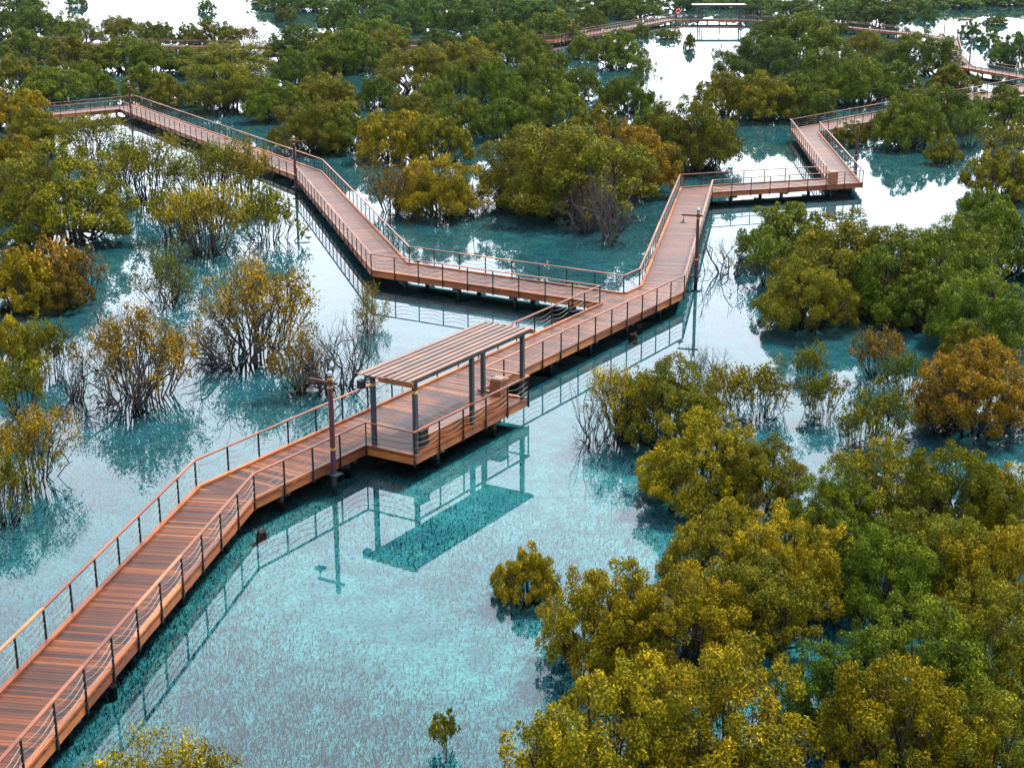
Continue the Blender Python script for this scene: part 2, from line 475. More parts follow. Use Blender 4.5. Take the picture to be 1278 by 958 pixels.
# ------------------------------------------------------------------ shelter over the bay
def bay(s, n, z=0): p = bA + ud * s + nd * n; return np.array([p[0], p[1], z])
u3, n3, z3 = np.array([*ud, 0]), np.array([*nd, 0]), np.array([0, 0, 1.])
ROOF = 4.02
pg = empty('pergola', tuple(bay(BL / 2, BD / 2, D)), 'slatted timber pergola on dark grey posts over the boardwalk bay', 'pergola')
for s, n in ((.28, .22), (.28, BD - .12), (4.45, BD - .12), (BL - .35, BD - .12), (BL - .35, .22)):
    m = MB(); m.obox(bay(s, n, (D + ROOF - .16) / 2), u3, n3, z3, .085, .085, (ROOF - .16 - D) / 2)
    m.obox(bay(s, n, D + .012), u3, n3, z3, .17, .17, .010)
    po = obj('post', m, M['grey'], pg)
    if s < 1:
        b = MB(); b.obox(bay(s, n, ROOF - .52), u3, n3, z3, .089, .089, .06); obj('gold_band', b, M['gold'], po)
for n in (.22, BD - .12):
    m = MB(); m.obox(bay(BL / 2, n, ROOF - .09), u3, n3, z3, BL / 2 + .18, .06, .068); obj('beam', m, M['grey'], pg)
for s in (.28, 2.4, 4.45, 6.5, BL - .35):
    m = MB(); m.obox(bay(s, BD / 2 + .05, ROOF - .088), n3, u3, z3, BD / 2 - .26, .045, .06); obj('cross_beam', m, M['grey'], pg)
m = MB(); m.obox(bay(-.235, BD / 2 + .55, ROOF - .07), n3, u3, z3, .85, .03, .10); obj('end_board', m, M['edge'], pg)
m = MB(); m.obox(bay(BL + .235, BD / 2 + .05, ROOF - .07), n3, u3, z3, 1.30, .03, .10); obj('end_board', m, M['edge'], pg)
x = -.14
sm = None
for k in range(8):
    w = .215
    if k == 4: x += .10
    m = MB(); off = random.uniform(-.03, .03)
    for a, b in ((0, .37), (.37, .74), (.74, 1)):
        pass
    m.obox(bay(BL / 2 + off, x + w / 2, ROOF + .006 + (.03 if k >= 4 else 0)), u3, n3, z3, BL / 2 + .27, w / 2, .024)
    obj('roof_slat', m, M['slat'], pg); x += w + .105
m = MB(); m.obox(bay(BL / 2 + .3, -.14 + 4 * .32 - .01, ROOF + .0), u3, n3, z3, BL / 2 - .3, .05, .05); obj('centre_channel', m, M['black'], pg)
m = MB(); m.obox(bay(BL / 2, BD / 2 - .0, ROOF - .021), u3, n3, z3, BL / 2 + .2, BD / 2 + .05, .0015); obj('roof_panel', m, M['black'], pg)
m = MB(); m.obox(bay(-.42, .18, ROOF - .34), u3, n3, z3, .14, .12, .17); m.obox(bay(-.1, .2, ROOF - .26), u3, n3, z3, .2, .02, .03); obj('junction_box', m, M['black'], pg)
for s, n, ln in ((.12, 1.05, .40), (.2, 1.75, .32), (.55, .75, .22)):
    p = bay(s, n, ROOF - .10)
    e = empty('pendant_bulb', tuple(p), 'small bare bulb hanging on a wire under the pergola end', 'bulb', 'bulbs under the pergola')
    m = MB(); m.tube([p, p - z3 * ln], .010, 4); obj('wire', m, M['black'], e)
    m = MB(); m.lathe(p - z3 * (ln + .19), [(.012, 0), (.045, .02), (.065, .07), (.055, .12), (.03, .16), (.028, .20)], 10); obj('bulb', m, M['bulb'], e, smooth=True)

# bench along the outer rail
bn = empty('bench', tuple(bay(4.4, BD - .62, D)), 'long box bench of orange timber along the outer rail of the shelter bay', 'bench')
bs0, bs1, bn0, bn1 = 1.55, 7.15, BD - .86, BD - .36
for k in range(5):
    n = bn0 + .05 + k * .10
    m = MB(); m.obox(bay((bs0 + bs1) / 2, n, D + .445), u3, n3, z3, (bs1 - bs0) / 2, .046, .02); obj('seat_slat', m, M['bench'], bn)
for n in (bn0 + .03, bn1 - .03):
    for k in range(3):
        z = D + .075 + k * .135
        m = MB(); m.obox(bay((bs0 + bs1) / 2, n, z), u3, n3, z3, (bs1 - bs0) / 2 - .03, .018, .062); obj('side_board', m, M['bench'], bn)
for s in (bs0 + .03, bs1 - .03):
    m = MB(); m.obox(bay(s, (bn0 + bn1) / 2, D + .21), u3, n3, z3, .025, .215, .205); obj('end_panel', m, M['bench'], bn)
# black cabinet at the bench end
cb = empty('electrical_cabinet', tuple(bay(1.22, BD - .55, D)), 'black equipment cabinet standing at the bench end inside the bay rail', 'cabinet')
m = MB(); m.obox(bay(1.22, BD - .55, D + .36), u3, n3, z3, .28, .2, .352); obj('body', m, M['black'], cb)
m = MB(); m.obox(bay(1.22, BD - .55, D + .735), u3, n3, z3, .30, .22, .02); obj('lid', m, M['black'], cb)
m = MB(); m.obox(bay(1.22, BD - .347, D + .36), u3, n3, z3, .24, .004, .30); m.obox(bay(1.38, BD - .335, D + .4), u3, n3, z3, .012, .008, .05); obj('door', m, M['black'], cb)

def wood_bin(p, dx, dy, label):
    p = np.asarray(p, float); dx = np.array([*dx, 0]); dy = np.array([*dy, 0])
    e = empty('litter_bin', tuple(p), label, 'bin')
    for sgn in (-1, 1):
        for k in range(5):
            m = MB(); m.obox(p + dx * (-.26 + k * .13) + dy * .27 * sgn + z3 * .52, dx, dy, z3, .061, .016, .48); obj('board', m, M['bench'], e)
            m = MB(); m.obox(p + dy * (-.20 + k * .10) + dx * .30 * sgn + z3 * .52, dx, dy, z3, .016, .047, .48); obj('board', m, M['bench'], e)
    m = MB(); m.obox(p + z3 * .03, dx, dy, z3, .27, .24, .026); obj('base', m, M['black'], e)
    m = MB(); m.obox(p + z3 * 1.035, dx, dy, z3, .36, .33, .03); m.obox(p + z3 * 1.09, dx, dy, z3, .28, .25, .022); obj('lid', m, M['bench'], e)
wood_bin(bay(7.95, BD - .95, D), ud, nd, 'wooden litter bin with pale lid at the corner of the shelter bay')
d7 = unit(e2 - e1); n7 = np.array([-d7[1], d7[0]])
pb = e2 - d7 * 2.6 + n7 * .45
wood_bin((pb[0], pb[1], D), d7, n7, 'wooden litter bin at the sharp corner of the pale boardwalk')

# ------------------------------------------------------------------ lamp posts
def lamp_post(x, y, arm, label, group=None, simple_=False):
    e = empty('lamp_post', (x, y, BED), label, 'lamp post', group)
    a3_ = np.array([*unit(arm), 0]); b3_ = np.array([-a3_[1], a3_[0], 0]); c = np.array([x, y, 0])
    k = 8 if simple_ else 14
    m = MB(); m.tube([c + z3 * (BED - .1), c + z3 * .46], .105, k); obj('pile', m, M['pile'], e)
    m = MB(); m.obox(c + z3 * .49, a3_, b3_, z3, .30, .22, .028); m.obox(c + a3_ * .3 + z3 * .43, a3_, b3_, z3, .22, .05, .032); obj('base_plate', m, M['pile'], e)
    m = MB(); m.lathe(c + z3 * .518, [(.112, 0), (.107, 1.0)], k); obj('painted_foot', m, M['purple'], e, smooth=False)
    m = MB(); m.lathe(c + z3 * 1.519, [(.107, 0), (.095, 3.05)], k); p = obj('pole', m, M['lampwood'], e)
    for z in (1.50, 4.06, 4.40):
        m = MB(); m.lathe(c + z3 * z, [(.1115 - .0035 * (z - 1.5), 0), (.1112 - .0035 * (z - 1.5), .09)], k); obj('gold_band', m, M['gold'], p)
    m = MB(); m.lathe(c + z3 * 4.57, [(.105, 0), (.105, .08), (.09, .14), (.03, .17)], k); obj('cap', m, M['cap'], e)
    m = MB(); m.obox(c + a3_ * .36 + z3 * 4.27, a3_, b3_, z3, .66, .045, .05); obj('arm', m, M['lampwood'], e)
    h = c + a3_ * .90
    m = MB(); m.tube([h + z3 * 4.22, h + z3 * 3.98], .014, 5); r_ = obj('hanger', m, M['black'], e)
    m = MB(); m.lathe(h + z3 * 3.80, [(.26, 0), (.25, .025), (.10, .09), (.06, .13), (.055, .19)], k); obj('lamp_shade', m, M['grey'], e, smooth=False)
    m = MB(); m.lathe(h + z3 * 3.74, [(.02, 0), (.06, .02), (.07, .05), (.05, .08)], 8); obj('bulb', m, M['bulb'], e)
lamp_post(-7.08, 54.2, -nd, 'purple brown lamp post with gold bands beside the boardwalk just before the shelter')
lamp_post(11.45, 88.5, (-.95, .3), 'reddish lamp post with blue cap standing at the junction boardwalk edge')
lamp_post(-18.05, 121.4, (.97, .25), 'lamp post at the bend of the zigzag boardwalk with arm over the deck')
lamp_post(-43.3, 167.6, (.9, .4), 'lamp post at the outer corner of the zigzag boardwalk against dense trees')
p = unp(1073.6, 161, 4.74)
lamp_post(31.05, 131.5, (-1, .1), 'dark lamp post beside the pale boardwalk leg with the sharp corner')
p = unp(1141, 100, 4.74); lamp_post(p[0], p[1], (-1, -.2), 'lamp post rising out of the trees along the end of the pale boardwalk')
for (x, y), arm, lb in (((126, 27), (1, 0), 'distant lamp post among treetops where the hidden boardwalk begins'),
                        ((716, 24), (1, .3), 'distant lamp post at the foot of the rising far boardwalk'),
                        ((817, 2), (1, .1), 'distant lamp post beside the far boardwalk close to the pavilion'),
                        ((1014, 1), (-1, .1), 'distant lamp post behind the rounded trees next to the pavilion'),
                        ((1180, 21), (-1, 0), 'distant lamp post standing clear against white water on the far boardwalk'),
                        ((1213, 46), (-1, 0), 'distant lamp post at the railed bend beside the white water inlet')):
    p = unp(x, y, 4.74); lamp_post(p[0], p[1], arm, lb, None, True)

# ------------------------------------------------------------------ far pavilion
pv = np.array([*unp(897, 24, D)[:2], D]); 
pe = empty('pavilion', tuple(pv), 'distant open pavilion with flat pale roof at the far boardwalk', 'pavilion')
for sx in (-4.6, -4.0, 0, 4.4, 5.0):
    for sy in (-1.6, 1.6):
        if abs(sx) in (0, 4.0, 4.4) and sy > 0: continue
        m = MB(); m.box(pv[0] + sx - .11, pv[0] + sx + .11, pv[1] + sy - .11, pv[1] + sy + .11, D, D + 3.1); obj('post', m, M['grey'], pe)
m = MB(); m.box(pv[0] - 6.2, pv[0] + 6.0, pv[1] - 2.4, pv[1] + 2.4, D + 3.1, D + 3.34); obj('roof', m, M['roofgrey'], pe)
m = MB(); m.box(pv[0] - 6.25, pv[0] + 6.05, pv[1] - 2.45, pv[1] - 2.402, D + 2.95, D + 3.30); obj('fascia', m, M['grey'], pe)
m = MB(); m.box(pv[0] - 6, pv[0] + 5.6, pv[1] - 2.2, pv[1] + 2.2, D - .3, D - .05); obj('floor_slab', m, M['pile'], pe)
for sx in (-5, 0, 5):
    m = MB(); m.box(pv[0] + sx - .15, pv[0] + sx + .15, pv[1] - 1.2, pv[1] - .9, BED - .1, D - .3); obj('pile', m, M['pile'], pe)
rm = np.array([*unp(846, 22, D)[:2], D])
e = empty('marker', tuple(rm), 'small red and white marker standing on the far boardwalk near the pavilion', 'marker')
m = MB(); m.box(rm[0] - .06, rm[0] + .06, rm[1] - .06, rm[1] + .06, D, D + 1.2); obj('stand', m, M['white'], e)
m = MB(); m.tube([(rm[0] + .5 * math.cos(a * .5236), rm[1] - .1, D + 1.35 + .5 * math.sin(a * .5236)) for a in range(13)], .14, 8); obj('ring', m, M['red'], e)

# ------------------------------------------------------------------ sand flats in the far lagoon
def flat(x, y, wpx, dep, mat=M['sand']):
    c = unp(x, y, 0); s = wpx * np.linalg.norm(c[:2]) / F / 2; n = 40; rg = np.random.RandomState(int(x))
    m = MB(); m.v.append((c[0], c[1], .12)); rad = 1 + .3 * np.sin(np.arange(n) * 2 * math.pi / n * 3 + rg.rand() * 6) + .12 * rg.randn(n)
    for q in range(n):
        a = 2 * math.pi * q / n; m.v.append((c[0] + s * rad[q] * math.cos(a), c[1] + dep * rad[q] * math.sin(a), BED - .05))
    for q in range(n): m.f.append((0, 1 + q, 1 + (q + 1) % n))
    tag(obj('sand_flat', m, mat), kind='structure')
for a in ((70, 5, 34, 14), (118, 4, 14, 8), (135, 0, 26, 12), (172, 0, 30, 12), (1205, 23, 42, 5)): flat(*a)

# ------------------------------------------------------------------ mangroves
def rot_tubes(paths, k):
    m = MB()
    for P, rad in paths: m.tube(P, rad, k, False)
    return m
def crown_proto(name, seed, leaf, nleaf, asp, nlobe=9, nsub=13, sparse=False, spread=.70, k=5, twigs=True, radial=.35, single=False, rough=.12):
    rg = np.random.RandomState(seed)
    lobes = []
    if sparse:
        for i in range(nlobe):
            az = i * 2.39996 + rg.rand() * .7; f = (i + .5) / nlobe; rho = .86 * math.sqrt(f) * rg.uniform(.7, 1.1)
            zt = asp * math.sqrt(max(.04, 1 - (rho / 1.02) ** 2)) * rg.uniform(.62, .98) - .10
            lobes.append((np.array([rho * math.cos(az), rho * math.sin(az), max((.50 if single else .22) * asp, zt)]), rg.uniform(.17, .30)))
    else:
        for i in range(nlobe):
            f = (i + .5) / nlobe; az = i * 2.39996 + rg.rand() * .6
            el = math.asin(1 - .90 * f) + rg.uniform(-.1, .1); rl = rg.uniform(.17, .33)
            k_ = rg.uniform(.93 - rough, .97 + rough * .6); rr = .98 * k_ - rl * .85; 
            c = np.array([rr * math.cos(el) * math.cos(az) * 1.05, rr * math.cos(el) * math.sin(az) * 1.05, .12 * asp + (asp * .90 * k_ - rl * .75) * math.sin(el)])
            c[2] = max(c[2], .20 * asp); lobes.append((c, rl))
        for i in range(6):                                   # low skirt
            az = i * 1.047 + rg.rand() * .5; rl = rg.uniform(.20, .30)
            lobes.append((np.array([.68 * math.cos(az), .68 * math.sin(az), rg.uniform(.16, .30) * asp]), rl))
    subs = []
    for li, (c, rl) in enumerate(lobes):
        ns = max(4, int(nsub * (rl / .30) ** 1.5 * rg.uniform(.8, 1.2)))
        for j in range(ns):
            d = rg.randn(3); d[2] = abs(d[2]) * .9 - .3; d /= np.linalg.norm(d)
            subs.append((c + d * rl * rg.uniform(.65, 1.2), rl * (rg.uniform(.26, .50) if not sparse else rg.uniform(.40, .75)), li, rg.rand()))
    tot = sum(s[1] ** 2 for s in subs)
    V = []; lv = []; cv = []
    for c, rc, li, cr in subs:
        n = max(8, int(nleaf * rc * rc / tot)); lc = lobes[li][0]
        d = rg.randn(n, 3); d += .55 * (c - lc) / (np.linalg.norm(c - lc) + 1e-6) + np.array([0, 0, .25])
        d /= np.linalg.norm(d, axis=1)[:, None]
        P = c + d * (rc * (rg.uniform(.30, 1.0, n) ** .6 * 1.12 if not sparse else rg.uniform(.1, 1.25, n)))[:, None]
        P[:, 2] = np.maximum(P[:, 2], .10 + .1 * rg.rand(n))
        t = d * radial + rg.randn(n, 3) * .7 + np.array([0, 0, .10]); t /= np.linalg.norm(t, axis=1)[:, None]
        nn = d * 1.0 + np.array([0, 0, .18]) + rg.randn(n, 3) * .24
        b = np.cross(nn, t); b /= np.linalg.norm(b, axis=1)[:, None] + 1e-9
        L = leaf * rg.uniform(.7, 1.3, n)[:, None]; w = L * .40
        V.append(np.stack([P - t * L * .5, P + b * w * .5 + t * L * .05, P + t * L * .5, P - b * w * .5 + t * L * .05], 1))
        lv.append(rg.rand(n)); cv.append(np.clip(cr * .75 + .25 * rg.rand(n), 0, 1))
    V = np.concatenate(V).reshape(-1, 3); lv = np.concatenate(lv); cv = np.concatenate(cv); nf = len(lv)
    me = bpy.data.meshes.new(name + '_crown'); me.vertices.add(len(V)); me.vertices.foreach_set('co', V.ravel())
    me.loops.add(nf * 4); me.loops.foreach_set('vertex_index', np.arange(nf * 4)); me.polygons.add(nf)
    me.polygons.foreach_set('loop_start', np.arange(nf) * 4); me.polygons.foreach_set('loop_total', np.full(nf, 4))
    for nm, arr in (('leafvar', lv), ('clumpvar', cv)):
        at = me.attributes.new(nm, 'FLOAT', 'FACE'); at.data.foreach_set('value', arr.astype(np.float32))
    me.update(); me.materials.append(M['leaf'])
    # stems and limbs
    paths = []; ns = 1 if single else 6; base = [np.array([(0 if single else .14) * math.cos(a), (0 if single else .14) * math.sin(a), -.12]) for a in np.arange(ns) * 2 * math.pi / ns + rg.rand()]
    for li, (c, rl) in enumerate(lobes):
        az = math.atan2(c[1], c[0]); b0 = min(base, key=lambda q: -(q[0] * math.cos(az) + q[1] * math.sin(az)))
        mid = b0 * .4 + c * (np.array([.12, .12, .62]) if single else np.array([.55, .55, .34])) + rg.randn(3) * .05
        mid2 = mid * .45 + c * .55 + rg.randn(3) * .04
        paths.append(([b0, (b0 + mid) / 2 + rg.randn(3) * .03, mid, mid2, c], [.030, .024, .018, .012, .007] if not sparse else [.017, .014, .011, .008, .005]))
        if twigs:
            for s in subs:
                if s[2] == li and (rg.rand() < (.95 if sparse else .45)):
                    st = mid * .35 + mid2 * .65 if rg.rand() < .5 else mid2 * .5 + c * .5
                    en = s[0]; mm = (st + en) / 2 + rg.randn(3) * .035
                    paths.append(([st, mm, en], [.007, .005, .003]))
    tm = rot_tubes(paths, k).mesh(name + '_trunk', M['bark'])
    return me, tm, asp
def bare_proto(name, seed, asp, nst=7, flatness=.0, leaf=.05, nleaf=0):
    rg = np.random.RandomState(seed); paths = []; tips = []
    def grow(p, d, L, r, lev):
        n = 3; P = [p]; 
        for i in range(n):
            d = d + rg.randn(3) * .22; d[2] += .05 - flatness * .1; d /= np.linalg.norm(d); p = p + d * L / n; P.append(p)
        paths.append((P, list(np.linspace(r, r * .55, n + 1))))
        if lev == 0: tips.append(p); return
        for j in range(rg.randint(2, 4)):
            dd = d + rg.randn(3) * .55; dd[2] += .08; dd /= np.linalg.norm(dd); grow(P[rg.randint(1, 4)] if j else P[-1], dd, L * .68, r * .55, lev - 1)
    for i in range(nst):
        a = i * 2 * math.pi / nst + rg.rand() * .5; el = rg.uniform(.45, 1.2) - flatness * .35
        grow(np.array([.05 * math.cos(a), .05 * math.sin(a), -.1]), np.array([math.cos(a) * math.cos(el), math.sin(a) * math.cos(el), math.sin(el) * asp]), .50, .027, 4)
    m = rot_tubes(paths, 3)
    V = np.array(m.v); sc_ = 1 / np.percentile(np.hypot(V[:, 0], V[:, 1]), 97); sz_ = asp / np.percentile(V[:, 2], 99)
    V *= np.array([sc_, sc_, sz_]); m.v = [tuple(v) for v in V]; tips = [t * np.array([sc_, sc_, sz_]) for t in tips]
    tm = m.mesh(name + '_branches', M['twig'])
    me = None
    if nleaf:
        n = nleaf; T = np.array(tips); idx = rg.randint(0, len(T), n); sel = T[idx]
        P = sel + rg.randn(n, 3) * .05; t = rg.randn(n, 3); t /= np.linalg.norm(t, axis=1)[:, None]; b = np.cross(t, rg.randn(n, 3)); b /= np.linalg.norm(b, axis=1)[:, None]
        L = leaf * rg.uniform(.7, 1.3, n)[:, None]
        Vv = np.stack([P - t * L * .5, P + b * L * .24, P + t * L * .5, P - b * L * .24], 1).reshape(-1, 3)
        me = bpy.data.meshes.new(name + '_leaves'); me.from_pydata(Vv.tolist(), [], np.arange(n * 4).reshape(-1, 4).tolist())
        for nm in ('leafvar', 'clumpvar'):
            at = me.attributes.new(nm, 'FLOAT', 'FACE'); at.data.foreach_set('value', rg.rand(n).astype(np.float32))
        me.materials.append(M['leaf'])
    return me, tm, asp

PROTO = {
    'dn': [crown_proto('near%d' % i, 10 + i, .040, 42000, 1.05 + .08 * i, 24, 11, radial=.45, rough=.20) for i in range(5)],
    'dm': [crown_proto('mid%d' % i, 20 + i, .056, 22000, .92 + .06 * i, 22, 9, radial=.25) for i in range(5)],
    'df': [crown_proto('far%d' % i, 30 + i, .095, 7400, .92 + .07 * i, 18, 7, k=3, twigs=False, radial=.2) for i in range(4)],
    'sn': [crown_proto('open%d' % i, 40 + i, .046, 7600, 1.1 + .1 * i, 34, 6, True, radial=.6) for i in range(3)],
    'sm': [crown_proto('openmid%d' % i, 50 + i, .072, 3600, 1.05 + .1 * i, 28, 5, True, k=4) for i in range(3)],
    'b': [bare_proto('bare%d' % i, 60 + i, 1.1, 10) for i in range(2)],
    'bl': [bare_proto('bareleafy%d' % i, 70 + i, 1.1, 9, 0, .055, 3200) for i in range(2)],
    'bf': [bare_proto('bareflat', 66, .85, 9, .25)],
    'k': [crown_proto('sapling', 80, .17, 1500, 1.6, 12, 5, True, single=True)],
}
COL = {'a': (.098, .066, .006), 'y': (.096, .082, .005), 'o': (.060, .063, .006), 'g': (.043, .062, .007), 'k': (.030, .052, .009), 'r': (.125, .064, .008), 't': (.034, .066, .018), 'b': (.068, .046, .010)}
CNAME = {'a': 'amber', 'y': 'golden', 'o': 'olive', 'g': 'green', 'k': 'dark green', 'r': 'rusty orange', 't': 'bluish green', 'b': 'brownish'}
PLACE = {
    'hz': 'in the far woods behind the pavilion boardwalk',
    'is': 'standing alone on the far white lagoon',
    'fl': 'in the woods around the hidden far boardwalk',
    'ml': 'in the woods behind the zigzag boardwalk',
    'mc': 'in the grove between the zigzag boardwalk and the far boardwalk',
    'jc': 'on the water between the zigzag boardwalk and the junction',
    'rc': 'in the grove behind the pale boardwalk corner',
    'rb': 'by the end of the pale boardwalk',
    'fr': 'beside the distant railed bend',
    'lw': 'in the shallows in front of the zigzag boardwalk',
    'le': 'at the water edge facing the lamp post before the shelter',
    'rg': 'in the large grove beside the junction lamp post',
    'rs': 'in the flooded stand between large grove and front thicket',
    'ft': 'in the front thicket across from the shelter',
    'al': 'alone in the open shallows before the front thicket',
    'bl': 'beside the boardwalk start',
}
